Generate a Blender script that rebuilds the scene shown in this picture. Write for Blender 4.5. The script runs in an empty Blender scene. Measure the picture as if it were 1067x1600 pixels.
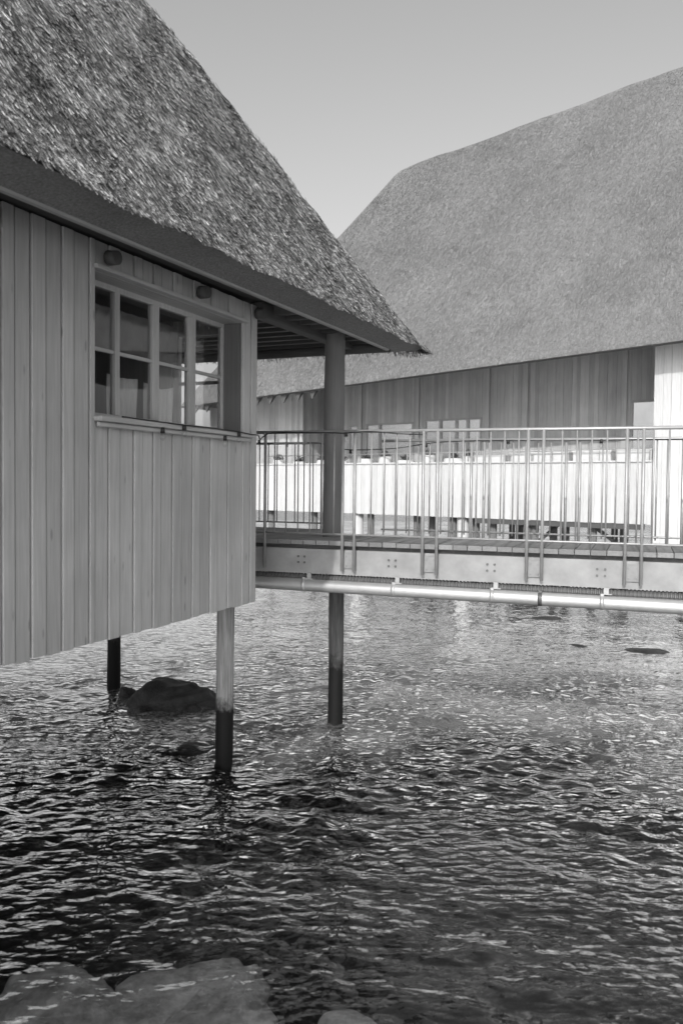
import bpy, math, random
import numpy as np
from mathutils import Vector, Matrix
random.seed(7); RNG = np.random.default_rng(7)
R = math.radians
scene = bpy.context.scene
COL = scene.collection

# ------------------------------------------------------------------ camera
cam_d = bpy.data.cameras.new("camera"); cam = bpy.data.objects.new("camera", cam_d); COL.objects.link(cam)
cam_d.sensor_fit = 'VERTICAL'; cam_d.sensor_height = 36.0; cam_d.lens = 1300.0 / 1600.0 * 36.0
cam_d.clip_start = 0.05; cam_d.clip_end = 9000
cam.matrix_world = Matrix.Translation((0, 0, 2.65)) @ Matrix.Rotation(R(90 - 1.916), 4, 'X') @ Matrix.Rotation(R(.607), 4, 'Z')
scene.camera = cam
cam_d.dof.use_dof = True; cam_d.dof.focus_distance = 8.8; cam_d.dof.aperture_fstop = 2.2

# ------------------------------------------------------------------ sky, sun, exposure
SUN_EL = 30.0; SUN_AZ = 253.5            # azimuth as an angle from +X
sd = Vector((math.cos(R(SUN_AZ)) * math.cos(R(SUN_EL)), math.sin(R(SUN_AZ)) * math.cos(R(SUN_EL)), math.sin(R(SUN_EL))))
world = bpy.data.worlds.new("World"); scene.world = world; world.use_nodes = True
wn = world.node_tree; wn.nodes.clear()
sky = wn.nodes.new('ShaderNodeTexSky'); sky.sky_type = 'NISHITA'; sky.sun_disc = False
sky.sun_elevation = R(SUN_EL); sky.sun_rotation = R(90 - SUN_AZ)
sky.air_density = 1.2; sky.dust_density = 3.5; sky.ozone_density = 1.0
sepc = wn.nodes.new('ShaderNodeSeparateColor'); bw = wn.nodes.new('ShaderNodeVectorMath'); bw.operation = 'DOT_PRODUCT'; bw.inputs[1].default_value = (.15, .35, .50)   # blue-sensitive black and white film
bg = wn.nodes.new('ShaderNodeBackground'); wo = wn.nodes.new('ShaderNodeOutputWorld')
wn.nodes.remove(sepc); wn.links.new(sky.outputs[0], bw.inputs[0]); wn.links.new(bw.outputs['Value'], bg.inputs[0]); bg.inputs[1].default_value = 0.137
wn.links.new(bg.outputs[0], wo.inputs[0])
sun_d = bpy.data.lights.new("sun", 'SUN'); sun_d.energy = 2.2; sun_d.angle = R(0.6); sun_d.color = (1, .99, .975)
sun = bpy.data.objects.new("sun", sun_d); COL.objects.link(sun)
sun.rotation_euler = sd.to_track_quat('Z', 'Y').to_euler(); sun.location = (0, 0, 30)
scene.view_settings.view_transform = 'Standard'; scene.view_settings.look = 'None'
scene.view_settings.exposure = 0.35; scene.view_settings.gamma = 1.0

# ------------------------------------------------------------------ helpers
class MB:
    """collects boxes and tubes into ONE mesh"""
    def __init__(s): s.v = []; s.f = []; s.sm = []
    def add(s, vs, fs, smooth=False):
        n = len(s.v); s.v += [tuple(v) for v in vs]; s.f += [tuple(i + n for i in f) for f in fs]; s.sm += [smooth] * len(fs)
    def box(s, x0, x1, y0, y1, z0, z1):
        s.add([(x0, y0, z0), (x1, y0, z0), (x1, y1, z0), (x0, y1, z0), (x0, y0, z1), (x1, y0, z1), (x1, y1, z1), (x0, y1, z1)],
              [(3, 2, 1, 0), (4, 5, 6, 7), (0, 1, 5, 4), (1, 2, 6, 5), (2, 3, 7, 6), (3, 0, 4, 7)])
    def tube(s, pts, rad, n=10, caps=True, smooth=True):
        pts = [Vector(p) for p in pts]; rs = rad if isinstance(rad, (list, tuple)) else [rad] * len(pts)
        ring = []; base = len(s.v); up = None
        for i, p in enumerate(pts):
            d = (pts[min(i + 1, len(pts) - 1)] - pts[max(i - 1, 0)]).normalized()
            if up is None:
                up = Vector((0, 0, 1)) if abs(d.z) < .9 else Vector((1, 0, 0))
            a = d.cross(up).normalized(); b = a.cross(d).normalized(); up = b
            for k in range(n):
                t = 2 * math.pi * k / n; q = p + (a * math.cos(t) + b * math.sin(t)) * rs[i]; ring.append(tuple(q))
        s.v += ring
        for i in range(len(pts) - 1):
            for k in range(n):
                a0 = base + i * n + k; a1 = base + i * n + (k + 1) % n
                s.f.append((a0, a1, a1 + n, a0 + n)); s.sm.append(smooth)
        if caps:
            s.f.append(tuple(base + k for k in range(n))[::-1]); s.sm.append(False)
            s.f.append(tuple(base + (len(pts) - 1) * n + k for k in range(n))); s.sm.append(False)
    def mesh(s, name, mat):
        me = bpy.data.meshes.new(name); me.from_pydata(s.v, [], s.f); me.polygons.foreach_set('use_smooth', s.sm)
        me.materials.append(mat); me.update(); return me
    def build(s, name, mat, parent=None, loc=(0, 0, 0), bevel=0):
        return link(name, s.mesh(name, mat), parent, loc, bevel)
def link(name, me, parent=None, loc=(0, 0, 0), bevel=0):
    o = bpy.data.objects.new(name, me); COL.objects.link(o); o.parent = parent; o.location = loc
    if bevel:
        m = o.modifiers.new('bevel', 'BEVEL'); m.width = bevel; m.segments = 1; m.limit_method = 'ANGLE'; m.angle_limit = R(40)
    return o
def tag(o, label=None, cat=None, group=None, kind=None):
    for k, v in (('label', label), ('category', cat), ('group', group), ('kind', kind)):
        if v: o[k] = v
    return o
def empty(name, loc=(0, 0, 0), rz=0):
    o = bpy.data.objects.new(name, None); COL.objects.link(o); o.location = loc; o.rotation_euler = (0, 0, R(rz)); o.empty_display_size = .2
    return o
def npmesh(name, V, F, mat, smooth=False):
    me = bpy.data.meshes.new(name); k = F.shape[1]
    me.vertices.add(len(V)); me.vertices.foreach_set('co', np.ascontiguousarray(V, dtype=np.float32).ravel())
    me.loops.add(F.size); me.loops.foreach_set('vertex_index', np.ascontiguousarray(F, dtype=np.int32).ravel())
    me.polygons.add(len(F)); me.polygons.foreach_set('loop_start', np.arange(0, F.size, k, dtype=np.int32))
    me.polygons.foreach_set('use_smooth', np.full(len(F), smooth)); me.materials.append(mat); me.update(calc_edges=True); me.validate()
    return me
def gridfaces(nx, ny):
    i = np.arange(nx * ny).reshape(ny, nx)
    return np.stack([i[:-1, :-1], i[:-1, 1:], i[1:, 1:], i[1:, :-1]], -1).reshape(-1, 4)
_ph = RNG.uniform(0, 6.283, (64,)); _dir = RNG.uniform(0, 6.283, (64,))
def wob(x, y, lam, n=6, off=0):
    """smooth pseudo noise of wavelength about lam, roughly -1..1"""
    r = 0
    for k in range(n):
        a = _dir[(k + off) % 64]; l = lam * (.7 + .1 * k)
        r = r + np.sin((x * math.cos(a) + y * math.sin(a)) * 6.283 / l + _ph[(k * 3 + off) % 64])
    return r / math.sqrt(n) * .8

# ------------------------------------------------------------------ materials (all grey: the photograph is black and white)
def new_mat(name):
    m = bpy.data.materials.new(name); m.use_nodes = True; nt = m.node_tree; nt.nodes.clear()
    out = nt.nodes.new('ShaderNodeOutputMaterial'); p = nt.nodes.new('ShaderNodeBsdfPrincipled'); nt.links.new(p.outputs[0], out.inputs[0])
    return m, nt, p, out
def nd(nt, t, ins=None, **kw):
    n = nt.nodes.new(t)
    for k, v in kw.items(): setattr(n, k, v)
    for k, v in (ins or {}).items():
        if isinstance(v, bpy.types.NodeSocket): nt.links.new(v, n.inputs[k])
        else: n.inputs[k].default_value = v
    return n
def maths(nt, op, a, b=0.0, clamp=False): return nd(nt, 'ShaderNodeMath', {0: a, 1: b}, operation=op, use_clamp=clamp).outputs[0]
def coords(nt, scale=(1, 1, 1), rot=(0, 0, 0)):
    tc = nt.nodes.new('ShaderNodeTexCoord')
    return nd(nt, 'ShaderNodeMapping', {0: tc.outputs['Object'], 'Scale': scale, 'Rotation': rot}).outputs[0]
def noise(nt, vec, scale, detail=4, rough=.55): return nd(nt, 'ShaderNodeTexNoise', {'Vector': vec, 'Scale': scale, 'Detail': detail, 'Roughness': rough}).outputs[0]
def mapr(nt, v, a, b, c, d): return nd(nt, 'ShaderNodeMapRange', {0: v, 1: a, 2: b, 3: c, 4: d}).outputs[0]
def grey(nt, v): return nd(nt, 'ShaderNodeCombineColor', {0: v, 1: v, 2: v}).outputs[0]
def bump(nt, h, strength, dist): return nd(nt, 'ShaderNodeBump', {'Height': h, 'Strength': strength, 'Distance': dist}).outputs[0]

def wood(name, base, var=.12, grain='z', knots=True, rough=.75, fine=1.0, stain=.1):
    m, nt, p, out = new_mat(name)
    sc = {'z': (14, 14, .7), 'x': (.7, 14, 14), 'y': (14, .7, 14)}[grain]
    isl = nd(nt, 'ShaderNodeNewGeometry').outputs['Random Per Island']
    g = noise(nt, coords(nt, sc), 3.0 * fine, 6, .65)
    blot = noise(nt, coords(nt), 1.1, 3)
    v = maths(nt, 'MULTIPLY', base, mapr(nt, isl, 0, 1, 1 - var, 1 + var))
    v = maths(nt, 'MULTIPLY', v, mapr(nt, g, .3, .7, .86, 1.12))
    v = maths(nt, 'MULTIPLY', v, mapr(nt, blot, .3, .7, 1 - stain, 1 + stain))
    if knots:
        ks = {'z': (9, 9, 2.6), 'x': (2.6, 9, 9), 'y': (9, 2.6, 9)}[grain]
        vo = nd(nt, 'ShaderNodeTexVoronoi', {'Vector': coords(nt, ks), 'Scale': 1.0}).outputs['Distance']
        v = maths(nt, 'MULTIPLY', v, mapr(nt, vo, .06, .13, .68, 1.0))
    nt.links.new(grey(nt, v), p.inputs['Base Color']); p.inputs['Roughness'].default_value = rough
    nt.links.new(bump(nt, g, .35, .004), p.inputs['Normal'])
    return m
def plain(name, base, rough=.6, metal=0., var=.12, scale=6, bs=.2, bd=.003, spec=.4):
    m, nt, p, out = new_mat(name)
    n = noise(nt, coords(nt), scale, 5, .6)
    nt.links.new(grey(nt, maths(nt, 'MULTIPLY', base, mapr(nt, n, .3, .7, 1 - var, 1 + var))), p.inputs['Base Color'])
    p.inputs['Roughness'].default_value = rough; p.inputs['Metallic'].default_value = metal; p.inputs['Specular IOR Level'].default_value = spec
    n2 = noise(nt, coords(nt), scale * 6, 4, .6)
    nt.links.new(bump(nt, n2, bs, bd), p.inputs['Normal'])
    return m
M = {}
M['wall'] = wood('painted_boards', .43, stain=.14, var=.10)
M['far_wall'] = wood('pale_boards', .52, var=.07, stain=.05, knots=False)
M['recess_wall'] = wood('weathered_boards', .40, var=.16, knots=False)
M['trim'] = wood('window_trim', .43, knots=False, var=.05)
M['trim_h'] = wood('window_trim_long', .42, grain='x', knots=False, var=.05)
M['reveal'] = wood('dark_window_reveal', .13, knots=False, var=.05)  # reveal sides, darker than the other window wood
M['beam'] = wood('beam_wood', .34, grain='x', knots=False)
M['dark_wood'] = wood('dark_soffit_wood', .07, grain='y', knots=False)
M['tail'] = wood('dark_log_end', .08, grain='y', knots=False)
M['deck'] = wood('deck_planks', .20, var=.22, grain='y', knots=False, stain=.2)
M['post'] = wood('round_post_wood', .15, var=.0, fine=1.5, knots=False, stain=.2)
M['steel'] = plain('galvanised_steel', .36, .42, .35, .08, 14, .1, .001)
M['girder'] = plain('galvanised_girder', .28, .6, .0, .2, 4, .25, .002)
M['pipe'] = plain('metal_pipe_jacket', .45, .42, .5, .08, 9, .1, .001)
M['conduit'] = plain('ribbed_conduit', .10, .5, 0, .2, 20)
M['black'] = plain('black_rubber', .02, .45, 0, .2, 20)
M['bolt'] = plain('bolt_head', .12, .5, .6, .2, 20)
M['cloth'] = plain('curtain_cloth', .62, .9, 0, .08, 3)
M['reflection_sheet'] = plain('reflection_grey', .22, .9, 0, .15, 5)  # tone of the reflection painted behind the upper panes
M['lining'] = wood('inner_boards', .22, knots=False)
M['planter'] = plain('painted_planter', .6, .7, 0, .1, 5)
M['leaf'] = plain('plant_leaf', .10, .7, 0, .4, 8)

def pile_mat(name, z0, z1, base):
    """log: dry above, dark and wet below the tide mark"""
    m, nt, p, out = new_mat(name)
    tc = nd(nt, 'ShaderNodeNewGeometry').outputs['Position']; z = nd(nt, 'ShaderNodeSeparateXYZ', {0: tc}).outputs[2]
    n = noise(nt, coords(nt, (14, 14, 1)), 3, 5, .6); n2 = noise(nt, coords(nt), 9, 5, .75)
    zz = maths(nt, 'ADD', z, mapr(nt, n2, .2, .8, -.13, .13))
    wet = mapr(nt, zz, z0, z1, 1, 0)
    dry = maths(nt, 'MULTIPLY', base, mapr(nt, n, .3, .7, .6, 1.3))
    v = nd(nt, 'ShaderNodeMix', {0: wet, 2: dry, 3: .012}, data_type='FLOAT').outputs[0]
    nt.links.new(grey(nt, v), p.inputs['Base Color'])
    nt.links.new(nd(nt, 'ShaderNodeMix', {0: wet, 2: .8, 3: .6}, data_type='FLOAT').outputs[0], p.inputs['Roughness']); p.inputs['Specular IOR Level'].default_value = .15
    nt.links.new(bump(nt, n, .5, .006), p.inputs['Normal'])
    return m
M['pile'] = pile_mat('pile_log', .50, .66, .30); M['pile_dark'] = pile_mat('pile_log_dark', .62, .8, .10)  # pile_dark has a lower base tone and a higher wet mark
M['far_pile'] = pile_mat('pile_log_far', .7, .9, .16)

def thatch_mat(name, lo, hi, clump=2.2):
    m, nt, p, out = new_mat(name)
    isl = nd(nt, 'ShaderNodeNewGeometry').outputs['Random Per Island']
    pos = nd(nt, 'ShaderNodeNewGeometry').outputs['Position']
    big = noise(nt, pos, clump if hi - lo > .1 else .35, 4, .6); small = noise(nt, pos, clump * 8, 4, .65)
    v = mapr(nt, maths(nt, 'POWER', isl, 1.6), 0, 1, lo, hi)
    f_ = hi - lo < .1; v = maths(nt, 'MULTIPLY', v, mapr(nt, big, .3, .7, .78 if f_ else .5, 1.2 if f_ else 1.4)); v = maths(nt, 'MULTIPLY', v, mapr(nt, small, .3, .7, .85 if f_ else .45, 1.15 if f_ else 1.6))
    nt.links.new(grey(nt, v), p.inputs['Base Color']); p.inputs['Roughness'].default_value = .7; p.inputs['Specular IOR Level'].default_value = .25
    return m
M['reed'] = thatch_mat('reed_strands', .04, .44)
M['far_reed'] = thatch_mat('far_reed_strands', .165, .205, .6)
def thatch_base(name, base, sc=40, dist=.03, contrast=.35):
    m, nt, p, out = new_mat(name)
    pos = nd(nt, 'ShaderNodeNewGeometry').outputs['Position']
    n = noise(nt, pos, sc, 6, .7); b = noise(nt, pos, 1.3, 4, .6)
    v = maths(nt, 'MULTIPLY', base, mapr(nt, n, .3, .7, 1 - contrast, 1 + contrast)); v = maths(nt, 'MULTIPLY', v, mapr(nt, b, .3, .7, .88, 1.12))
    nt.links.new(grey(nt, v), p.inputs['Base Color']); p.inputs['Roughness'].default_value = .9; p.inputs['Specular IOR Level'].default_value = .1
    nt.links.new(bump(nt, n, .8, dist), p.inputs['Normal'])
    return m
M['thatch'] = thatch_base('thatch_body', .10); M['butt'] = thatch_base('thatch_cut_ends', .27, 60, .02, .4)
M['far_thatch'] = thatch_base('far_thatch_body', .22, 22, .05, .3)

def glass_mat(name, tint=.9):
    m, nt, p, out = new_mat(name); nt.nodes.remove(p)
    fr = maths(nt, 'ADD', maths(nt, 'POWER', nd(nt, 'ShaderNodeLayerWeight', {0: .5}).outputs['Facing'], 4.0), .04)
    tr = nd(nt, 'ShaderNodeBsdfTransparent', {0: (tint, tint, tint, 1)}).outputs[0]
    gl = nd(nt, 'ShaderNodeBsdfGlossy', {'Color': (.9, .9, .9, 1), 'Roughness': .02}).outputs[0]
    nt.links.new(nd(nt, 'ShaderNodeMixShader', {0: maths(nt, 'MULTIPLY', fr, 1.0, True), 1: tr, 2: gl}).outputs[0], out.inputs[0])
    return m
M['glass'] = glass_mat('window_glass')
M['bulb'] = glass_mat('bulb_glass', .95)
M['far_glass'] = plain('far_window_pane', .66, .12, .8, .15, .8, 0, .001, 1.0)

# seabed and water
def seabed_mat():
    m, nt, p, out = new_mat('seabed_gravel')
    pos = nd(nt, 'ShaderNodeNewGeometry').outputs['Position']
    a = noise(nt, pos, .55, 4, .6); b = noise(nt, pos, 9, 6, .7)
    vo = nd(nt, 'ShaderNodeTexVoronoi', {'Vector': pos, 'Scale': 5.0}).outputs['Distance']
    v = maths(nt, 'MULTIPLY', mapr(nt, a, .35, .65, .03, .125), mapr(nt, b, .3, .7, .4, 1.6)); v = maths(nt, 'MULTIPLY', v, mapr(nt, vo, .1, .6, 1.3, .6))
    nt.links.new(grey(nt, v), p.inputs['Base Color']); p.inputs['Roughness'].default_value = .9
    nt.links.new(bump(nt, b, .8, .03), p.inputs['Normal'])
    return m
def water_mat():
    m, nt, p, out = new_mat('water'); nt.nodes.remove(p)
    pos = nd(nt, 'ShaderNodeNewGeometry').outputs['Position']
    mp = nd(nt, 'ShaderNodeMapping', {0: pos, 'Scale': (.55, 1.25, 1), 'Rotation': (0, 0, R(-8))}).outputs[0]
    warp = nd(nt, 'ShaderNodeTexNoise', {'Vector': pos, 'Scale': 2.0, 'Detail': 2}).outputs[1]
    wv = nd(nt, 'ShaderNodeVectorMath', {0: warp, 1: (.14, .06, 0)}, operation='MULTIPLY').outputs[0]
    def cells(sx, sy, rot, scale):
        v = nd(nt, 'ShaderNodeMapping', {0: nd(nt, 'ShaderNodeVectorMath', {0: pos, 1: wv}, operation='ADD').outputs[0], 'Scale': (sx, sy, 0), 'Rotation': (0, 0, R(rot))}).outputs[0]
        return nd(nt, 'ShaderNodeTexVoronoi', {'Vector': v, 'Scale': scale}, voronoi_dimensions='2D').outputs['Distance']
    c1 = cells(.72, 1.25, -4, 8.0); c2 = cells(.75, 1.2, 5, 15.0)
    n1 = noise(nt, mp, 12.0, 3, .6)
    patch = mapr(nt, noise(nt, pos, .8, 3, .5), .38, .62, .45, 1.25)
    h = maths(nt, 'ADD', maths(nt, 'ADD', maths(nt, 'MULTIPLY', c1, -.042), maths(nt, 'MULTIPLY', c2, -.020)), maths(nt, 'MULTIPLY', n1, .014))
    sy = nd(nt, 'ShaderNodeSeparateXYZ', {0: pos}).outputs[1]   # calmer inshore and out by the hall
    calm = maths(nt, 'MULTIPLY', mapr(nt, sy, 9, 14, 1, .34), mapr(nt, sy, 4.2, 8.5, .22, 1))
    b = bump(nt, maths(nt, 'MULTIPLY', maths(nt, 'MULTIPLY', h, patch), calm), 1.0, 1.0)
    fr = nd(nt, 'ShaderNodeFresnel', {'IOR': 1.333, 'Normal': b}).outputs[0]
    fr = maths(nt, 'MULTIPLY', fr, 2.6, True)
    tr = nd(nt, 'ShaderNodeBsdfTransparent', {0: (.84, .84, .84, 1)}).outputs[0]
    gl = nd(nt, 'ShaderNodeBsdfGlossy', {'Color': (1, 1, 1, 1), 'Roughness': .05, 'Normal': b}).outputs[0]
    # glare on the farther water, painted in as a pale diffuse mix
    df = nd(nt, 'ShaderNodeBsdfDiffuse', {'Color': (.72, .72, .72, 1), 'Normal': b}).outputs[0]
    far_glare = maths(nt, 'MULTIPLY', mapr(nt, maths(nt, 'ADD', sy, mapr(nt, noise(nt, pos, .45, 3, .5), .3, .7, -1.6, 1.6)), 7.6, 12.8, .0, .62), 1.0, True)
    body = nd(nt, 'ShaderNodeMixShader', {0: far_glare, 1: tr, 2: df}).outputs[0]
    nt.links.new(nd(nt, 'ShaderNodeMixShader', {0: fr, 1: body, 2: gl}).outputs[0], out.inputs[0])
    return m
M['seabed'] = seabed_mat(); M['water'] = water_mat()

# ------------------------------------------------------------------ water and seabed
def axis(core, step, growth, end):
    a = [0.0]; d = step
    while a[-1] < core: a.append(a[-1] + step)
    while a[-1] < end: d *= growth; a.append(a[-1] + d)
    return np.array(a)
ay = []; y = 2.2; 
while y < 60: ay.append(y); y += .012 + .0022 * y
d = .25
while y < 4000: ay.append(y); d *= 1.25; y += d
back = [2.2 - .3]; d = .3
while back[-1] > -4000: d *= 1.4; back.append(back[-1] - d)
ay = np.array(back[::-1] + ay)
xp = axis(3.2, .028, 1.016, 40); d = xp[-1] - xp[-2]
xs = list(xp)
while xs[-1] < 4000: d *= 1.3; xs.append(xs[-1] + d)
xs = np.array(xs); ax = np.concatenate([-xs[::-1][:-1], xs])
X, Y = np.meshgrid(ax, ay)
cell = np.maximum(np.gradient(ax)[None, :], np.gradient(ay)[:, None])
Z = np.zeros_like(X)
wr = np.random.default_rng(3)
DX = .018 * wob(X, Y, 1.7, 6, 20); DY = .018 * wob(X, Y, 1.3, 6, 31)
for k in range(54):
    if k < 44: lam = .095 * (1.036 ** k) * (1 + .1 * wr.uniform(-1, 1)); th = R(82) + wr.normal(0, .75); steep = .045
    else: lam = .5 * (1.13 ** (k - 44)); th = R(84) + wr.normal(0, .35); steep = .03
    kk = 6.283 / lam; amp = steep / kk
    fade = np.clip(lam / (2.8 * cell) - 1, 0, 1)
    s_ = np.sin(((X + DX) * math.cos(th) + (Y + DY) * math.sin(th)) * kk + wr.uniform(0, 6.283))
    Z += fade * amp * (s_ + .25 * (s_ * s_ - .5))
Z *= (1.0 + .45 * wob(X, Y, 2.6, 5, 11)).clip(.35, 1.8) * np.interp(Y, [3.8, 7.5, 9, 14], [.35, 1, 1, .5])
V = np.stack([X, Y, Z], -1).reshape(-1, 3)
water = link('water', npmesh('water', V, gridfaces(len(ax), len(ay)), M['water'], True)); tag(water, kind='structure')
gx = np.concatenate([[-4000, -400, -60], np.linspace(-25, 25, 160), [60, 400, 4000]]); gy = np.concatenate([[-4000, -400, -20], np.linspace(-5, 40, 150), [80, 400, 4000]])
X, Y = np.meshgrid(gx, gy)
Z = -.85 + .12 * wob(X, Y, 2.4, 6, 2) + .05 * wob(X, Y, .9, 6, 9)
sb = link('seabed', npmesh('seabed', np.stack([X, Y, Z], -1).reshape(-1, 3), gridfaces(len(gx), len(gy)), M['seabed'], True)); tag(sb, kind='structure')

# ------------------------------------------------------------------ shared builders
def boards(mb, a0, a1, z0, z1, y, axis='x', sgn=-1, wmin=.075, wmax=.14, holes=(), raise_=.009, t=.03, gap=.014, rnd=None):
    """vertical boards over the plane y (or x); every second one stands proud; sgn = outward direction"""
    rnd = rnd or random; p = a0; k = 0
    while p < a1 - .02:
        w = rnd.uniform(wmin, (wmin + wmax) / 2) if k % 2 else rnd.uniform((wmin + wmax) / 2, wmax)
        q = min(p + w, a1)
        o = y + sgn * ((raise_ if k % 2 else 0) + rnd.uniform(0, .003)); i = y - sgn * (t - .001 * (k % 3))
        spans = [(z0, z1)]
        for (h0, h1, hz0, hz1) in holes:
            if q > h0 + .001 and p < h1 - .001:
                if p < h0 - .001: q = h0; continue
                if q > h1 + .001: q = h1
                spans = [(z0, hz0), (hz1, z1)]
        for (s0, s1) in spans:
            za = s0 - (rnd.uniform(0, .013) if s0 == z0 else 0)
            if axis == 'x': mb.box(p + gap / 2, q - gap / 2, min(o, i), max(o, i), za, s1)
            else: mb.box(min(o, i), max(o, i), p + gap / 2, q - gap / 2, za, s1)
        p = q; k += 1
def log_mesh(name, mat, h0, h1, r, n=20, seed=0):
    rr = random.Random(seed); mb = MB(); pts = []; rs = []
    N = 26
    for i in range(N + 1):
        z = h0 + (h1 - h0) * i / N
        pts.append((.006 * math.sin(z * 1.7 + seed), .006 * math.cos(z * 1.3 + seed), z)); rs.append(r * (1 + .02 * math.sin(z * 5 + seed) + rr.uniform(-.008, .008)))
    mb.tube(pts, rs, n); return mb.mesh(name, mat)

def strands(P, D, N, L, Wd, lift, rng, rs=.5):
    """thin reed bundles: P upper end, D downslope, N normal (arrays)"""
    n = len(P)
    side = np.cross(D, N); side /= np.linalg.norm(side, axis=1)[:, None]
    yaw = rng.normal(0, .13, n)[:, None]; roll = rng.normal(0, rs, n)[:, None]
    d = D * np.cos(yaw) + side * np.sin(yaw); s = side * np.cos(yaw) - D * np.sin(yaw)
    s = s * np.cos(roll) + N * np.sin(roll)
    tip = P + d * L[:, None] + N * lift[:, None]
    a = P - s * Wd[:, None] * .35; b = P + s * Wd[:, None] * .35; c = tip + s * Wd[:, None] * .5; e = tip - s * Wd[:, None] * .5
    V = np.stack([a, b, c, e], 1).reshape(-1, 3); F = np.arange(4 * n).reshape(n, 4)
    return V, F

def smin(ds, k):
    s = 0
    for d_ in ds: s = s + np.exp(-d_ / k)
    return -k * np.log(s)

# ------------------------------------------------------------------ the near hut (local x runs along the front wall away from the camera, y into the hut)
hut = empty('thatched_hut', (-.798, 7.8, 0), 67)
tag(hut, 'thatched wooden hut on log piles with a window looking over the water', 'hut')
WX0, WX1, WZ0, WZ1 = -2.285, -.262, 3.085, 4.11
mb = MB(); rb = random.Random(12)
boards(mb, -7.0, 0.0, 1.545, 4.29, 0, wmin=.09, wmax=.17, holes=[(WX0, WX1, WZ0, WZ1)], rnd=rb)
mb.build('front_wall', M['wall'], hut, bevel=.003)
mb = MB(); boards(mb, .035, 5.0, 1.545, 4.29, -.004, axis='y', sgn=1, holes=[(.30, .86, 3.02, 4.10)], rnd=rb); mb.build('end_wall', M['wall'], hut, bevel=.003)
mb = MB(); boards(mb, -7.0, 0.0, 1.545, 4.29, 5.0, sgn=1, rnd=rb); mb.build('rear_wall', M['wall'], hut)
mb = MB(); boards(mb, .035, 4.96, 1.545, 4.29, -7.0, axis='y', sgn=-1, rnd=rb); mb.build('near_wall', M['wall'], hut)
mb = MB()   # inner lining: floor, ceiling, walls round the openings
mb.box(-6.9, -.06, .05, 4.93, 2.02, 2.10); mb.box(-6.9, -.06, .05, 4.93, 4.20, 4.24)
mb.box(-6.95, -.065, 4.88, 4.92, 2.101, 4.199); mb.box(-6.92, -6.88, .30, 4.87, 2.101, 4.199)
mb.box(-6.87, WX0 - .02, .245, .27, 2.101, 4.199); mb.box(WX1 + .02, -.11, .245, .27, 2.101, 4.199)
mb.box(-.105, -.08, .88, 4.87, 2.101, 4.199); mb.box(-.105, -.08, .02, .28, 2.101, 4.199)
mb.box(-.105, -.08, .285, .875, 2.101, 3.0); mb.box(WX0 - .015, WX1 + .015, .245, .27, 2.101, 3.05)
mb.build('inner_lining', M['lining'], hut)
# front window
def window(parent, x0, x1, z0, z1, y, mull, muntz, thick=.05, fw=.05, mats=None):
    w = MB(); ft, fb = fw, fw
    w.box(x0, x0 + fw, y, y + thick, z0, z1); w.box(x1 - fw, x1, y, y + thick, z0, z1)
    w.box(x0 + fw, x1 - fw, y + .001, y + thick - .001, z0, z0 + fb); w.box(x0 + fw, x1 - fw, y + .001, y + thick - .001, z1 - ft, z1)
    win = w.build('window', M['trim'], parent, bevel=.003)
    edges = [x0 + fw]
    for (mx, mw) in mull:
        q = MB(); q.box(mx - mw / 2, mx + mw / 2, y - .004, y + thick - .004, z0 + fb, z1 - ft)
        q.box(mx - .006, mx + .006, y - .009, y - .004, z0 + fb, z1 - ft)
        q.build('mullion', M['trim'], win, bevel=.003)
        edges += [mx - mw / 2, mx + mw / 2]
    edges.append(x1 - fw)
    for i in range(0, len(edges), 2):
        a, b = edges[i], edges[i + 1]
        for mz in muntz:
            q = MB(); q.box(a, b, y + .008, y + thick - .014, mz - .013, mz + .013); q.build('glazing_bar', M['trim_h'], win)
        zs = [z0 + fb] + list(muntz) + [z1 - ft]
        for j in range(len(zs) - 1):
            q = MB(); q.box(a, b, y + .022, y + .026, zs[j] + (.013 if j else 0), zs[j + 1] - (.013 if j < len(zs) - 2 else 0)); q.build('pane', M['glass'], win)
    return win
w = window(hut, WX0 + .002, WX1 - .002, 3.10, 4.095, .19, [(-1.80, .055), (-1.32, .085), (-.80, .10)], [3.607], fw=.045)
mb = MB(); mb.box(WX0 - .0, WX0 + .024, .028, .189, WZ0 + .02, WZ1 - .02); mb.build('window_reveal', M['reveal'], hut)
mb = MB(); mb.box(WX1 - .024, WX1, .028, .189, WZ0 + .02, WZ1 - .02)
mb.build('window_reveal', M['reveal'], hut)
mb = MB(); mb.box(WX0, WX1, .028, .30, WZ1 - .019, WZ1 - .002); mb.build('window_reveal', M['trim_h'], hut)
mb = MB(); mb.box(WX0 - .02, WX1 + .07, -.075, .19, 3.062, 3.098); mb.box(WX0 - .01, WX1 + .06, -.05, -.024, 3.025, 3.058); mb.build('window_sill', M['trim_h'], hut, bevel=.006)
mb = MB(); mb.box(WX0 - .02, WX1 + .03, -.042, .026, 4.094, 4.126); mb.build('window_head', M['trim_h'], hut, bevel=.004)
# end window towards the porch (built in a turned frame)
ew = MB(); ew.box(-.07, -.02, .30, .34, 3.02, 4.10); ew.box(-.07, -.02, .82, .86, 3.02, 4.10); ew.box(-.069, -.021, .34, .82, 3.02, 3.07); ew.box(-.069, -.021, .34, .82, 4.05, 4.10)
ew = ew.build('window', M['trim'], hut)
q = MB(); q.box(-.06, -.03, .34, .82, 3.585, 3.615); q.build('glazing_bar', M['trim_h'], ew)
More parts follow.
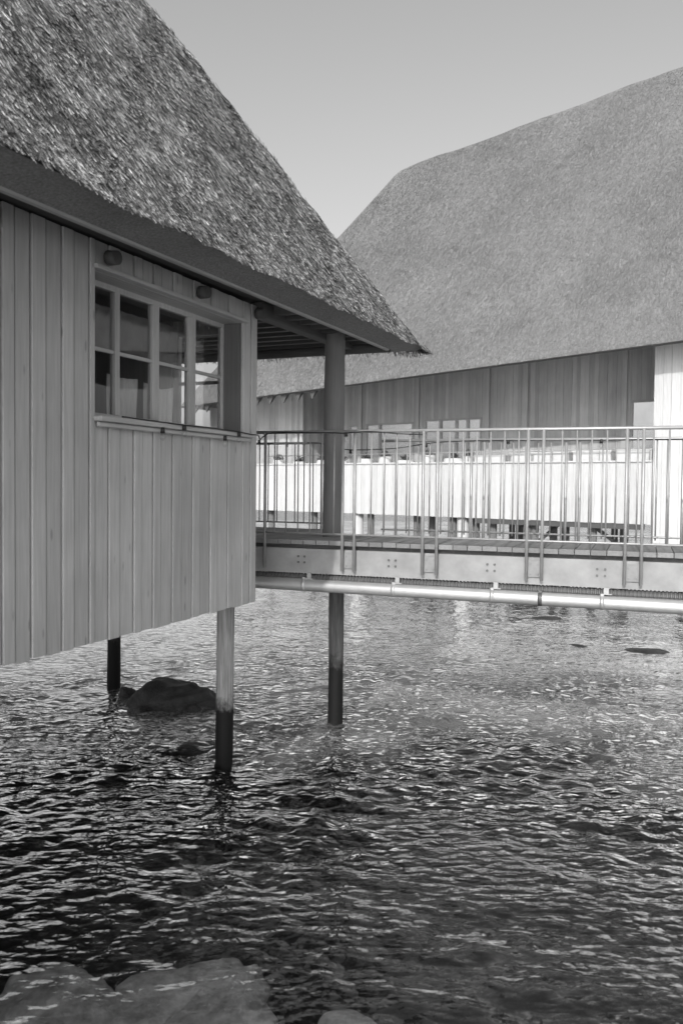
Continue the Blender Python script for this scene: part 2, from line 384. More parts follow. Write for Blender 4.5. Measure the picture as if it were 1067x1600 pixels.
# roof: height field over the plan, rounded hips, thatch butt and soffit
LX0, LX1, LY0, LY1, ZL, TA = -7.9, 2.72, -.82, 5.82, 4.22, 1.46
def roof_h(x, y):
    d_ = smin([y - LY0, LX1 - x, LY1 - y, x - LX0], .16) + .16 * .0
    d_ = np.maximum(d_, -.02)
    bulge = .02 * np.sin(np.clip(d_ / 3.3, 0, 1) * math.pi)
    return ZL + .02 + TA * d_ + bulge + .018 * wob(x, y, .9, 6, 5)
xs_ = np.concatenate([[LX0], np.linspace(LX0 + .02, LX1 - .02, 150), [LX1]]); ys_ = np.concatenate([[LY0], np.linspace(LY0 + .02, LY1 - .02, 96), [LY1]])
X, Y = np.meshgrid(xs_, ys_); Z = roof_h(X, Y)
edge = (X <= LX0 + 1e-6) | (X >= LX1 - 1e-6) | (Y <= LY0 + 1e-6) | (Y >= LY1 - 1e-6); Z[edge] = ZL
roof = link('roof', npmesh('roof', np.stack([X, Y, Z], -1).reshape(-1, 3), gridfaces(len(xs_), len(ys_)), M['thatch'], True), hut)
def ring_soffit(mb, o, zo, i, zi):   # sloping strip between two rectangles
    (a0, a1, b0, b1) = o; (c0, c1, d0, d1) = i
    vs = [(a0, b0, zo), (a1, b0, zo), (a1, b1, zo), (a0, b1, zo), (c0, d0, zi), (c1, d0, zi), (c1, d1, zi), (c0, d1, zi)]
    mb.add(vs, [(0, 4, 5, 1), (1, 5, 6, 2), (2, 6, 7, 3), (3, 7, 4, 0)])
mb = MB(); ring_soffit(mb, (LX0, LX1, LY0, LY1), ZL, (LX0 + .3, LX1 - .3, LY0 + .29, LY1 - .3), 4.165)
ring_soffit(mb, (LX0 + .3, LX1 - .3, LY0 + .29, LY1 - .3), 4.165, (LX0 + .34, LX1 - .34, LY0 + .35, LY1 - .34), 4.32)
mb.build('thatch_edge', M['butt'], roof)
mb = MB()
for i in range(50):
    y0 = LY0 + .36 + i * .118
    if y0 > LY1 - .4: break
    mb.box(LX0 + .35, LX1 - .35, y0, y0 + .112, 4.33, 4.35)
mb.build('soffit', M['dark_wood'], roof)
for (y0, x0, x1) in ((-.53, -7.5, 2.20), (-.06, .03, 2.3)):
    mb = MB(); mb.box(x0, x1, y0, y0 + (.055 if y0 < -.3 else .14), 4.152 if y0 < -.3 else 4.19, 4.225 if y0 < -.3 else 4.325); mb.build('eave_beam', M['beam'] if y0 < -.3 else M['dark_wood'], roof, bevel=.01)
mb = MB(); mb.tube([(2.27, -.5, 4.2), (2.27, 5.4, 4.2)], .055, 12); mb.build('eave_beam', M['dark_wood'], roof)
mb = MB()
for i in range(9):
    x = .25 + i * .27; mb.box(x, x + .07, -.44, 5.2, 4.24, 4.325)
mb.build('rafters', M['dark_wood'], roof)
tail = MB(); tail.tube([(0, -.11, 4.20), (0, -.03, 4.205)], [.048, .052], 14); tail = tail.mesh('rafter_tail', M['tail'])
for x in (-6.9, -6.0, -5.1, -4.15, -3.25, -2.13, -.98, -.02): link('rafter_tail', tail, roof, (x, 0, 0))
# reed strands
rng = np.random.default_rng(5)
def hut_strands(n, x0, x1, facet):
    ta = math.atan(TA)
    if facet == 'front':
        d_ = (rng.uniform(0, 1, n) ** 1.15) * 3.28; x = rng.uniform(x0, x1, n); ok = (x < LX1 - d_ + .08) & (x > LX0 + d_); x, d_ = x[ok], d_[ok]; y = LY0 + d_
        D = np.tile([0, -math.cos(ta), -math.sin(ta)], (len(x), 1)); N = np.tile([0, -math.sin(ta), math.cos(ta)], (len(x), 1))
    else:
        d_ = rng.uniform(0, 1, n) ** 1.15 * 3.28; y = rng.uniform(LY0, LY1, n); ok = (y > LY0 + d_ - .08) & (y < LY1 - d_); y, d_ = y[ok], d_[ok]; x = LX1 - d_
        D = np.tile([math.cos(ta), 0, -math.sin(ta)], (len(x), 1)); N = np.tile([math.sin(ta), 0, math.cos(ta)], (len(x), 1))
    n = len(x); z = roof_h(x, y)
    P = np.stack([x, y, z], 1)
    cl = wob(x * 1.0, y * .55, .34, 6, 7) * np.clip(d_ / .3, .25, 1)
    L = rng.uniform(.06, .15, n); Wd = rng.uniform(.003, .0075, n); lift = .006 + .010 * np.clip(cl, -.4, 1.5) + rng.uniform(-.002, .007, n)
    P = P - D * (L * .9 * np.clip(d_ / .3, 0, 1))[:, None] + N * (.004 + .010 * np.clip(cl, -1, 1))[:, None]
    L = L * (.65 + .35 * np.clip(d_ / .3, 0, 1))
    return strands(P, D, N, L, Wd, lift, rng)
Vs = []; Fs = []; off = 0
for args in ((380000, -4.6, 2.8, 'front'), (20000, -7.9, -4.6, 'front'), (60000, 0, 0, 'end')):
    V, F = hut_strands(*args); Vs.append(V); Fs.append(F + off); off += len(V)
link('thatch', npmesh('thatch', np.concatenate(Vs), np.concatenate(Fs), M['reed']), roof)
roof.rotation_euler.y = -.011; roof.location.z = .008
# piles and the post that carries the corner of the roof
for i, (x, y, top, bot) in enumerate(((-.083, .278, 1.60, -1.1), (1.75, 3.02, 2.0, -1.1), (-4.6, .28, 1.60, -1.1), (-4.6, 3.6, 1.6, -1.1))):
    link('pile', log_mesh('pile', M['pile_dark'] if i == 1 else M['pile'], bot, top, .083, seed=i), hut, (x, y, 0))
link('pile', log_mesh('pile', M['pile_dark'], -1.1, 2.02, .083, seed=8), hut, (1.53, -.164, 0))
link('roof_post', log_mesh('roof_post', M['post'], 2.021, 4.35, .112, seed=9), hut, (1.53, -.12, 0))
mb = MB(); mb.box(-6.9, -.04, .05, .2, 1.62, 1.8); mb.box(-6.9, -.04, 2.9, 3.05, 1.62, 1.8); mb.build('floor_beams', M['dark_wood'], hut)
mb = MB()   # porch deck
y = .62
while y < 5: mb.box(.04, 2.95, y, y + .137, 2.02, 2.066); y += .142
mb.build('porch_deck', M['deck'], hut)
mb = MB(); mb.box(2.80, 2.92, .66, 5, 1.86, 2.018); mb.box(.1, 2.8, .66, .78, 1.86, 2.018); mb.build('porch_joists', M['dark_wood'], hut)

# window curtains
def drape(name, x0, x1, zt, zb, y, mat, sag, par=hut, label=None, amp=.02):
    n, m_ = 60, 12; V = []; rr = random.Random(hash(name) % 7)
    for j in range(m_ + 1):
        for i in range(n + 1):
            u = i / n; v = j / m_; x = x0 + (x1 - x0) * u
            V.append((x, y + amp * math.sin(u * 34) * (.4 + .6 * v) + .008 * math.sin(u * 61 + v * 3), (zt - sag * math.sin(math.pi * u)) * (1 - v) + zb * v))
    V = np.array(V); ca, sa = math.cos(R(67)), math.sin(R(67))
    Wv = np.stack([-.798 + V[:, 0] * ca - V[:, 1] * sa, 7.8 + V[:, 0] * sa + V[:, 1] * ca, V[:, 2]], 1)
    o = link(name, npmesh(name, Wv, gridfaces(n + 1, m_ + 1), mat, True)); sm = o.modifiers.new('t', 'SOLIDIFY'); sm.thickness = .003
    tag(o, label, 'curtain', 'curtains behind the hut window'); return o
drape('curtain', -1.74, -1.37, 3.47, 3.12, .33, M['cloth'], .015, label='pale short curtain low behind the second light of the hut window')
drape('curtain', -1.27, -.86, 3.46, 3.12, .34, M['cloth'], .035, label='pale short curtain low behind the third light of the hut window, sagging at its top')
drape('reflection_sheet', -2.24, -.72, 3.99, 3.66, .40, M['reflection_sheet'], .0, label='grey sheet added behind the upper panes of the hut window as their reflection', amp=.006)['category'] = 'reflection_sheet'  # added sheet, stands in for the reflection in the upper glass

# ------------------------------------------------------------------ footbridge (local x along it to the right, y away from the camera)
bridge = empty('footbridge', (-.862, 8.69, 0), -19.8)
tag(bridge, 'narrow plank footbridge with steel girders and railings beside the hut', 'footbridge')
BX0, BX1 = -1.5, 7.5
mb = MB(); x = BX0; rb = random.Random(3)
while x < BX1:
    w_ = .136; mb.box(x, x + w_, .035 + rb.uniform(-.006, .006), 1.05 + rb.uniform(-.01, .01), 2.023 + rb.uniform(-.002, .002), 2.071 + rb.uniform(-.002, .002)); x += w_ + .006
mb.build('deck', M['deck'], bridge, bevel=.003)
mb = MB(); mb.box(BX0, BX1, .10, .17, 1.985, 2.018); mb.box(BX0, BX1, .88, .95, 1.985, 2.018); mb.build('bearer', M['dark_wood'], bridge)
def girder(y, s):
    mb = MB(); mb.box(BX0, BX1, y, y + .010, 1.728, 1.982)
    mb.box(BX0, BX1, min(y + .010, y + s * .09), max(y + .010, y + s * .09), 1.728, 1.738) if s > 0 else mb.box(BX0, BX1, y - .08, y, 1.728, 1.738)
    mb.box(BX0, BX1, y + .010, y + .09, 1.972, 1.982) if s > 0 else mb.box(BX0, BX1, y - .08, y, 1.972, 1.982)
    g = mb.build('girder', M['girder'], bridge); return g
gf = girder(.05, 1); gr = girder(.99, -1)
bolt = MB(); bolt.tube([(0, 0, 0), (0, -.012, 0)], .0115, 6, smooth=False); bolt = bolt.mesh('bolt', M['bolt'])
for x in (-.52, .465, 1.438, 2.417, 3.421, 4.4, 5.4, 6.4):
    for dx in (-.035, .035):
        for dz in (-.03, .03): link('bolt', bolt, gf, (x + dx, .05, 1.87 + dz))
for x in (.0, 1.45, 2.9, 4.35, 5.8, 7.2):
    mb = MB(); mb.box(x - .03, x + .03, .07, .98, 1.76, 1.95); mb.build('cross_member', M['girder'], bridge)
# plate welded strip with posts; the railings
PAIRS = [(.02 + .05, None), (.926, 1.052), (1.756, 1.896), (2.754, 2.893), (3.623, 3.763), (4.55, 4.69), (5.45, 5.59), (6.35, 6.49)]
post_m = MB(); post_m.tube([(0, 0, 1.775), (0, 0, 3.178)], .0155, 10); post_m.tube([(0, 0, 1.778), (0, 0, 1.768)], .012, 8); post_m = post_m.mesh('railing_post', M['steel'])
bal_m = MB(); bal_m.tube([(0, 0, 2.142), (0, 0, 3.165)], .0078, 8); bal_m = bal_m.mesh('baluster', M['steel'])
def plate_mesh(s):
    p = MB(); p.box(.012, .128, 0, .012, 1.80, 1.955)
    for bx in (.035, .105):
        for bz in (1.83, 1.925): p.tube([(bx, 0, bz), (bx, -.012, bz)], .008, 6, smooth=False)
    return p.mesh('fixing_plate', M['girder'])
pl_m = plate_mesh(1)
def railing(parent, y, posts, x0, x1, top=3.178, bot=2.142, plates=True, name='railing', axis='x', step=.131):
    mb = MB(); P = (lambda x, z: (x, y, z)) if axis == 'x' else (lambda x, z: (y, x, z))
    mb.tube([P(x0, top), P(x1, top)], .0165, 12); r = mb.build(name, M['steel'], parent)
    mb = MB(); mb.tube([P(x0, bot), P(x1, bot)], .0105, 8); mb.build('bottom_rail', M['steel'], r)
    dz = top - 3.178
    for p in posts:
        link('railing_post', post_m, r, P(p, dz))
    x = x0 + .03; k = 0
    while x < x1:
        if all(abs(x - p) > .045 for p in posts): link('baluster', bal_m, r, P(x, dz if abs(dz) > .001 else 0))
        x += step
    return r
fposts = [p for a in PAIRS for p in a if p is not None]
rf = railing(bridge, 0.0, fposts, -.9, 7.0)
for a in PAIRS[1:]: link('fixing_plate', pl_m, rf, (a[0], .03, 0))
rr_ = railing(bridge, 1.16, [1.15, 2.0, 2.14, 3.0, 3.14, 4.0, 4.14, 5.0, 5.14, 6.0, 6.14], .98, 7.0, top=3.145, bot=2.142)
# porch railing: on the hut's far porch edge
rp = railing(hut, 2.93, [.66, 1.75, 2.7, 3.65, 4.6], .62, 4.9, axis='y')
rs_ = railing(hut, 0, [.05, 1.44], 0.0, 1.46); rs_.location = (2.93, .62, 0); rs_.rotation_euler.z = math.atan2(-.67, -1.33)
# pipe and conduit below the bridge
pipe = empty('insulated_pipe', (-.862, 8.69, 0), -19.8); tag(pipe, 'shiny metal insulated pipe slung lengthwise under the footbridge', 'pipe')
mb = MB(); mb.tube([(BX0 + i * .3, .02, 1.612 - .004 * (BX0 + i * .3)) for i in range(31)], .064, 24); mb.build('pipe_jacket', M['pipe'], pipe)
hang = MB(); hang.box(-.022, .022, .012, .03, 1.675, 1.735); hang.box(-.05, .05, .0, .06, 1.672, 1.680); hang = hang.mesh('pipe_hanger', M['steel'])
for x in (-.4, .565, 1.504, 2.472, 3.471, 4.5, 5.5, 6.5): link('pipe_hanger', hang, pipe, (x, 0, 0))
for x in (-.44, .515, 1.471, 2.441, 2.887, 3.437, 4.4, 5.4, 6.4):
    mb = MB(); mb.tube([(x - .018, .02, 1.612 - .004 * x), (x + .018, .02, 1.612 - .004 * x)], .068, 24)
    mb.box(x - .014, x + .014, -.01, .04, 1.67 - .004 * x, 1.694 - .004 * x); mb.build('pipe_clamp', M['bolt'] if x == 2.887 else M['pipe'], pipe)
mb = MB(); pts = []; rs = []; x = BX0
while x < BX1:
    pts += [(x, .10, 1.672), (x + .008, .10, 1.672), (x + .018, .10, 1.672), (x + .026, .10, 1.672)]; rs += [.042, .054, .054, .042]; x += .034
mb.tube(pts, rs, 14, smooth=False); c = mb.build('ribbed_conduit', M['conduit']); c.location = bridge.location; c.rotation_euler = bridge.rotation_euler
tag(c, 'dark ribbed flexible conduit between the girder and the metal pipe', 'conduit')

# ------------------------------------------------------------------ string lights
def hw(x, y, z): return Vector((-.798, 7.8, 0)) + Matrix.Rotation(R(67), 3, 'Z') @ Vector((x, y, z))
def bwv(x, y, z): return Vector((-.862, 8.69, 0)) + Matrix.Rotation(R(-19.8), 3, 'Z') @ Vector((x, y, z))
def smooth_path(P, k=6):
    out = []
    for i in range(len(P) - 1):
        p0 = P[max(i - 1, 0)]; p1 = P[i]; p2 = P[i + 1]; p3 = P[min(i + 2, len(P) - 1)]
        for j in range(k):
            t = j / k; out.append(.5 * ((2 * p1) + (p2 - p0) * t + (2 * p0 - 5 * p1 + 4 * p2 - p3) * t * t + (3 * p1 - p0 - 3 * p2 + p3) * t ** 3))
    out.append(P[-1]); return out
sock = MB(); sock.tube([(0, 0, .012), (0, 0, -.03)], [.014, .018], 10); sock = sock.mesh('socket', M['black'])
gb = MB(); gb.tube([(0, 0, -.03), (0, 0, -.042), (0, 0, -.062), (0, 0, -.078), (0, 0, -.088)], [.011, .019, .024, .018, .004], 12); gb = gb.mesh('bulb', M['bulb'])
def string_light(P, bulbs, label):
    root = empty('string_light', tuple(P[0])); tag(root, label, 'string light', 'outdoor string lights')
    mb = MB(); mb.tube([q - P[0] for q in smooth_path(P)], .0055, 6); mb.build('cable', M['black'], root)
    for b in bulbs:
        s = link('socket', sock, root, tuple(b - P[0])); link('bulb', gb, s, (0, 0, 0))
string_light([hw(-2.05, -.05, 3.11), hw(-1.7, -.06, 3.105), hw(-1.3, -.085, 3.10), hw(-.9, -.08, 3.104), hw(-.5, -.082, 3.10), hw(-.25, -.085, 3.09), hw(-.1, -.07, 3.09), hw(.0, -.03, 3.06), bwv(.02, -.04, 3.085), bwv(.06, -.04, 3.13), bwv(.16, -.02, 3.172),
              bwv(.5, -.02, 3.17), bwv(.8, -.03, 3.166), bwv(.95, -.03, 3.16), bwv(1.2, -.03, 3.175), bwv(1.5, -.02, 3.15), bwv(1.75, -.02, 3.14)],
             [hw(-1.33, -.088, 3.09), hw(-1.62, -.09, 3.05), hw(-.72, -.09, 3.04), hw(-.48, -.088, 3.09), bwv(0.02, -.045, 3.085), bwv(.97, -.035, 3.155)],
             'black cable with bulbs along the hut window sill and the near handrail')
string_light([hw(2.9, 3.6, 3.17), hw(2.9, 2.4, 3.14), hw(2.9, 1.6, 3.17), hw(2.9, .8, 3.18), hw(2.3, .3, 3.12), hw(1.62, -.26, 3.03), bwv(1.15, 1.13, 3.06), bwv(1.6, 1.13, 3.12), bwv(2.2, 1.13, 3.14), bwv(3.0, 1.13, 3.13), bwv(4.2, 1.13, 3.14), bwv(5.6, 1.13, 3.13)],
             [hw(2.9, 2.3, 3.14), hw(2.9, 1.9, 3.15), hw(2.9, 1.15, 3.16), hw(1.62, -.28, 3.02), bwv(1.5, 1.12, 3.1), bwv(2.4, 1.12, 3.13), bwv(3.35, 1.12, 3.13), bwv(4.5, 1.12, 3.13)],
             'black cable with bulbs along the rear railings behind the post')

# ------------------------------------------------------------------ far building (local x along its front to the right, y into it)
FA = -38.0; FX, FY = (404 - 533.5) / 1300 * 26.8, 26.8
far = empty('thatched_hall', (FX, FY, 0), FA); tag(far, 'long building on piles with a huge thatched roof and pale sunlit terrace wall', 'building')
rb = random.Random(21)
EX0, EX1, EY0, EY1 = -2.9, 24.0, -.9, 8.9
def fe(x): return 5.305 + (x - .8) * .0396
def fr_(x): return 13.25 + (x - 2.2) * .082
def far_h(x, y):
    d_ = np.maximum(smin([y - EY0, (x - EX0) * .9, EY1 - y, (EX1 - x) * .9], .09), -.02)
    return fe(x) + .03 + (fr_(x) - fe(x)) / 4.9 * d_ + .025 * wob(x, y, 3.2, 6, 40) * np.clip(d_, 0, 1) + .012 * wob(x, y, 1.1, 6, 44)
xs_ = np.concatenate([[EX0], np.linspace(EX0 + .04, EX1 - .04, 240), [EX1]]); ys_ = np.concatenate([[EY0], np.linspace(EY0 + .04, EY1 - .04, 100), [EY1]])
X, Y = np.meshgrid(xs_, ys_); Z = far_h(X, Y)
edge = (X <= EX0 + 1e-6) | (X >= EX1 - 1e-6) | (Y <= EY0 + 1e-6) | (Y >= EY1 - 1e-6); Z[edge] = fe(X)[edge]
froof = link('roof', npmesh('roof', np.stack([X, Y, Z], -1).reshape(-1, 3), gridfaces(len(xs_), len(ys_)), M['far_thatch'], True), far)
mb = MB()
n = 27
for i in range(n):
    a, b = EX0 + i, EX0 + i + 1
    mb.add([(a, EY0, fe(a)), (b, EY0, fe(b)), (b, EY0 + .12, fe(b) - .03), (a, EY0 + .12, fe(a) - .03), (b, 2.6, fe(b) + 3.0), (a, 2.6, fe(a) + 3.0), (b, EY1, fe(b) + 3.0), (a, EY1, fe(a) + 3.0)], [(3, 2, 1, 0), (3, 5, 4, 2), (5, 7, 6, 4)])
mb.build('soffit', M['dark_wood'], froof)
rng = np.random.default_rng(9); n = 150000
d_ = rng.uniform(0, 1, n) * 4.85; x = rng.uniform(EX0, 17.5, n); ok = x > EX0 + d_ * 1.05; x, d_ = x[ok], d_[ok]; n = len(x); y = EY0 + d_
sl = math.atan(1.62); D = np.tile([0, -math.cos(sl), -math.sin(sl)], (n, 1)); N = np.tile([0, -math.sin(sl), math.cos(sl)], (n, 1))
P = np.stack([x, y, far_h(x, y)], 1) + N * .005
V, F = strands(P, D, N, rng.uniform(.06, .14, n) * np.clip(.45 + d_, 0, 1), rng.uniform(.012, .026, n), rng.uniform(.0, .012, n) * np.clip(.3 + d_, 0, 1), rng, .28)
link('thatch', npmesh('thatch', V, F, M['far_reed']), froof)
# terrace wall, floor, recessed walls
mb = MB(); boards(mb, -2.4, 12.42, 1.80, 3.235, 0, wmin=.11, wmax=.17, raise_=.005, gap=.004, t=.05, rnd=rb); mb.build('terrace_wall', M['far_wall'], far)
mb = MB(); mb.box(-2.42, 12.42, -.05, .09, 3.237, 3.275); mb.build('coping', M['far_wall'], far, bevel=.005)
mb = MB(); mb.box(-2.4, 19, .055, 8, 2.05, 2.15); mb.build('terrace_floor', M['deck'], far)
mb = MB(); mb.box(7.9, 12.2, .02, .25, 1.66, 1.79); mb.box(-2.4, 19, 2.0, 2.2, 1.75, 2.04); mb.build('floor_beam', M['dark_wood'], far)
WINS = [(1.95, 2.35), (2.63, 3.15), (3.25, 4.46), (11.15, 12.2)]
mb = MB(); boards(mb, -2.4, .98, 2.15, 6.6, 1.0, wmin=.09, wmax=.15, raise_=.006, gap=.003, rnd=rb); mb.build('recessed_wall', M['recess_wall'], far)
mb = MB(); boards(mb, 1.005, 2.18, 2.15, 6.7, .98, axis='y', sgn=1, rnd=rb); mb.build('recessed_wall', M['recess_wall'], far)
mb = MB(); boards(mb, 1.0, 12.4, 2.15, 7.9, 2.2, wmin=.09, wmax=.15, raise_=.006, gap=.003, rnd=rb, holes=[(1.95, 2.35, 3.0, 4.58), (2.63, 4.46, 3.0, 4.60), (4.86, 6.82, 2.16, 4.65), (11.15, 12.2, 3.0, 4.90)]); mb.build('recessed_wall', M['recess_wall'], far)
for x in (.98, 2.43, 4.62, 7.02, 8.22, 11.0):
    mb = MB(); mb.box(x - .06, x + .06, 2.13 if x > 1 else .93, 2.166 if x > 1 else .966, 2.15, 6.6 if x < 1 else 7.7); mb.build('pilaster', M['trim'], far)
def far_window(x0, x1, z0, z1, y, parts, name='window', mat=None):
    w = MB(); f = .055
    w.box(x0, x1, y - .03, y + .05, z1 - f, z1); w.box(x0, x1, y - .03, y + .05, z0, z0 + f)
    w.box(x0, x0 + f, y - .029, y + .05, z0 + f, z1 - f); w.box(x1 - f, x1, y - .029, y + .05, z0 + f, z1 - f)
    for p in parts: w.box(p - .04, p + .04, y - .031, y + .05, z0 + f, z1 - f)
    o = w.build(name, mat or M['beam'], far)
    e = [x0 + f] + [q for p in parts for q in (p - .04, p + .04)] + [x1 - f]
    for i in range(0, len(e), 2):
        q = MB(); q.box(e[i], e[i + 1], y + .01, y + .02, z0 + f, z1 - f); q.build('pane', M['far_glass'], o)
far_window(1.95, 2.35, 3.0, 4.575, 2.2, []); far_window(2.63, 4.46, 3.0, 4.595, 2.2, [3.19]); far_window(11.15, 12.2, 3.0, 4.895, 2.2, [])
far_window(4.86, 6.82, 2.16, 4.645, 2.2, [5.43, 5.98, 6.36], 'door', M['beam'])
mb = MB(); boards(mb, 12.43, 19, 1.30, 6.7, 0, wmin=.14, wmax=.22, raise_=.008, gap=.006, rnd=rb); mb.build('wing_wall', M['far_wall'], far)
mb = MB(); boards(mb, .06, 2.17, 1.8, 6.7, 12.43, axis='y', sgn=-1, rnd=rb); mb.build('wing_wall', M['far_wall'], far)
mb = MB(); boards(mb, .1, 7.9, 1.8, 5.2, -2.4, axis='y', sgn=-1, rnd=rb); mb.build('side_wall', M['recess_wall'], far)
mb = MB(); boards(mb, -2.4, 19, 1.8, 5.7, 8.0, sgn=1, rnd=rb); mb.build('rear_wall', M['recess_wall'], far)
tail = MB(); tail.add([(-.13, -.1, 0.02), (.13, -.1, 0.02), (0, -.1, -.26), (-.13, 1.5, 1.7), (.13, 1.5, 1.7), (0, 1.5, 1.4)], [(0, 1, 2), (5, 4, 3), (0, 2, 5, 3), (2, 1, 4, 5), (1, 0, 3, 4)]); tail = tail.mesh('rafter_tail', M['tail'])
x = -2.2
while x < 3.6: link('rafter_tail', tail, far, (x, -.65, fe(x) - .02)); x += .56
fp = MB(); fp.tube([(0, 0, -1.0), (0, 0, 1.85)], .1, 14); fp = fp.mesh('pile', M['far_pile']); fpw = MB(); fpw.tube([(0, 0, -1.0), (0, 0, 1.85)], .15, 16); fpw = fpw.mesh('pile', M['far_wall'])
for (x, y) in ((2.1, .3), (4.25, .3), (5.79, .4), (6.13, .7), (7.03, .3), (7.62, .5), (8.24, .3), (8.46, 1.4), (9.25, .2), (9.42, .3), (9.62, 1.0), (9.95, 1.0), (10.94, .3), (11.53, .8), (0.3, .3), (-1.6, .3), (12.6, 2.0), (15, 1.0), (3.2, 5.5), (6.2, 5.5), (9.6, 5.5), (12.6, 5.5)):
    link('pile', fp, far, (x, y, 0))
link('pile', fpw, far, (3.83, .25, 0)); link('pile', fpw, far, (7.36, .25, 0))
mb = MB(); mb.tube([(9.45, .35, 1.2), (9.9, .9, 1.75)], .05, 8); mb.tube([(11.53, .8, 1.15), (10.94, .3, 1.7)], .05, 8); mb.tube([(9.62, 1.0, 1.25), (9.95, 1.0, .9)], .05, 8); mb.build('brace', M['dark_wood'], far)

def fw(x, y, z): return Vector((FX, FY, 0)) + Matrix.Rotation(R(FA), 3, 'Z') @ Vector((x, y, z))
# terrace rail with posts just behind the coping
tr = empty('terrace_railing', tuple(fw(0, .2, 0)), FA); tag(tr, 'thin metal railing standing behind the pale terrace wall', 'railing')
mb = MB(); mb.tube([(.2, 0, 3.52), (12.3, 0, 3.56)], .014, 8); mb.build('handrail', M['steel'], tr)
pm = MB(); pm.tube([(0, 0, 2.151), (0, 0, 3.53)], .012, 8); pm = pm.mesh('railing_post', M['steel'])
x = .3
while x < 12.3: link('railing_post', pm, tr, (x, 0, 0)); x += 1.2
# planter boxes in a row above the wall
pos = [(8.05, .85, 'leftmost of the row'), (9.02, .62, 'second from the left'), (9.75, 1.0, 'third from the left'), (10.85, .95, 'fourth from the left'), (11.88, .85, 'rightmost by the bright wing')]
for i, (x, w_, lab) in enumerate(pos):
    root = empty('planter_box', tuple(fw(x, .55, 2.15)), FA); tag(root, 'long white planter box standing behind the terrace wall, ' + lab, 'planter', 'white planter boxes on the terrace')
    b = MB(); h = 1.28 + .06 * i * .4; b.box(-w_ / 2, w_ / 2, -.2, .2, .0, h); b.box(-w_ / 2 - .015, w_ / 2 + .015, -.215, .215, h, h + .04); b.build('box', M['planter'], root)
small = [(2.2, .16, .34, 'small white pot nearest the roof post', 'planter'), (3.0, .2, .3, 'dark bushy pot under the double window', 'leaf'), (3.9, .24, .36, 'white crate below the wide pane', 'planter'), (4.6, .2, .42, 'white urn left of the glazed door', 'planter'), (5.3, .3, .3, 'low white crate in front of the glazed door', 'planter'), (6.1, .18, .44, 'tall white pot in front of the glazed door', 'planter'), (6.9, .3, .34, 'white tub just right of the glazed door', 'planter'), (7.35, .16, .4, 'slim white pot left of the planter row', 'planter'), (1.3, .22, .3, 'white crate left of the round post', 'planter'), (.4, .2, .36, 'white pot behind the left balusters', 'planter')]
for (x, w_, h, lab, mt) in small:
    root = empty('terrace_pot', tuple(fw(x, .5, 2.15)), FA); tag(root, lab + ', on the far terrace', 'pot', 'pots lined up on the terrace')
    b = MB(); b.tube([(0, 0, 0), (0, 0, .9 + h * .6), (0, 0, .9 + h)], [w_ * .8, w_, w_ * .9], 14); b.build('pot', M['planter'], root)
    rr = random.Random(int(x * 10)); b = MB(); b.tube([(0, 0, .9 + h * .5), (0, 0, 1.08 + h)], .02, 5)
    for k in range(60):
        a = rr.uniform(0, 6.28); el = rr.uniform(.1, 1.4); rad = rr.uniform(.04, .18)
        c = Vector((math.cos(a) * math.cos(el) * rad, math.sin(a) * math.cos(el) * rad, .9 + h + math.sin(el) * rad)); u = Vector((rr.uniform(-1, 1), rr.uniform(-1, 1), rr.uniform(-1, 1))).normalized() * .05; v_ = u.cross(Vector((rr.uniform(-1, 1), rr.uniform(-1, 1), 1))).normalized() * .03
        b.add([c - u, c + v_, c + u, c - v_], [(0, 1, 2, 3)])
    b.build('plant', M['leaf'], root)

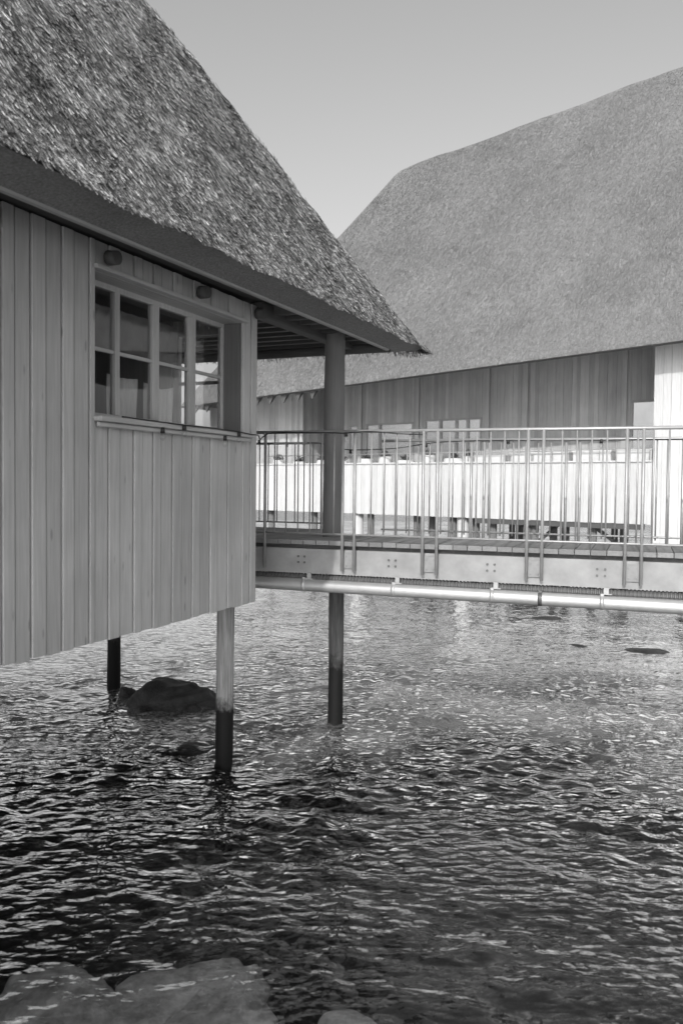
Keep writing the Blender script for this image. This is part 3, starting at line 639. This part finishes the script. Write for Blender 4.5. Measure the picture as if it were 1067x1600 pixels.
# ------------------------------------------------------------------ rocks
def rock_mat(name, base, var, wet=.5):
    m, nt, p, out = new_mat(name)
    pos = nd(nt, 'ShaderNodeNewGeometry').outputs['Position']
    n = noise(nt, pos, 5, 7, .7); n2 = noise(nt, pos, 30, 4, .7)
    nt.links.new(grey(nt, maths(nt, 'MULTIPLY', base, mapr(nt, n, .3, .7, 1 - var, 1 + var))), p.inputs['Base Color'])
    p.inputs['Roughness'].default_value = wet; nt.links.new(bump(nt, n2, .8, .02), p.inputs['Normal']); return m
M['weed'] = rock_mat('weedy_rock', .035, .7, .6); M['stone'] = rock_mat('pale_boulder', .78, .6, .6)
def rock(name, c, s, rz, mat, label, seed, amp=.16, group=None):
    import bmesh
    bm = bmesh.new(); bmesh.ops.create_icosphere(bm, subdivisions=5, radius=1)
    rr = random.Random(seed); ks = [(Vector((rr.gauss(0, 1), rr.gauss(0, 1), rr.gauss(0, 1))) * f, rr.uniform(0, 6.28), a) for f, a in ((1.2, 1), (1.5, .8), (2.2, .6), (3.5, .3), (5, .22), (8, .16), (12, .11), (20, .07)) for _ in range(2)]
    for v in bm.verts:
        f = 1 + amp * sum(a * ((1 - 2 * abs(math.sin(.5 * (k.dot(v.co) + ph)))) * 1.3 if j_ % 2 else math.sin(k.dot(v.co) + ph)) for j_, (k, ph, a) in enumerate(ks))
        v.co = Vector((v.co.x * s[0], v.co.y * s[1], v.co.z * s[2])) * f
    me = bpy.data.meshes.new(name); bm.to_mesh(me); bm.free(); me.materials.append(mat)
    for p in me.polygons: p.use_smooth = True
    o = link(name, me, None, c); o.rotation_euler = (0, 0, R(rz)); tag(o, label, 'rock', group); return o
rock('rock', (-1.98, 10.0, -.02), (.64, .44, .38), 5, M['weed'], 'large dark seaweed covered rock rising from the water left of the pile', 41, .095)
rock('rock', (-2.62, 10.25, .0), (.12, .12, .13), 0, M['weed'], 'small dark rock at the left end of the large weedy rock', 5, .08)
rock('rock', (-1.74, 9.66, -.02), (.13, .11, .10), 0, M['weed'], 'small dark rock in front of the right end of the large weedy rock', 6, .08)
rock('rock', (4.14, 16.7, -.07), (.46, .34, .11), 0, M['weed'], 'flat dark rock just breaking the water under the bridge', 11, .06, 'awash rocks')
rock('rock', (3.97, 13.8, -.10), (.40, .36, .11), 20, M['weed'], 'dark rock barely awash, nearest to the bridge pipe clamp', 14, .06, 'awash rocks')
rock('rock', (5.08, 13.45, -.08), (.48, .32, .11), 0, M['weed'], 'flat dark rock awash at the right edge of the water', 12, .06, 'awash rocks')
rock('boulder', (-1.66, 4.50, -.425), (.54, .58, .36), 0, M['stone'], 'pale rough boulder under water in the lower left corner', 21, .13, 'sunken boulders')
rock('boulder', (-.80, 4.48, -.41), (.43, .68, .37), -20, M['stone'], 'large pale boulder under water, widest of those in the foreground', 22, .13, 'sunken boulders')
rock('boulder', (.07, 4.12, -.23), (.19, .2, .18), 0, M['stone'], 'small round pale boulder under water at the bottom edge', 23, .07, 'sunken boulders')
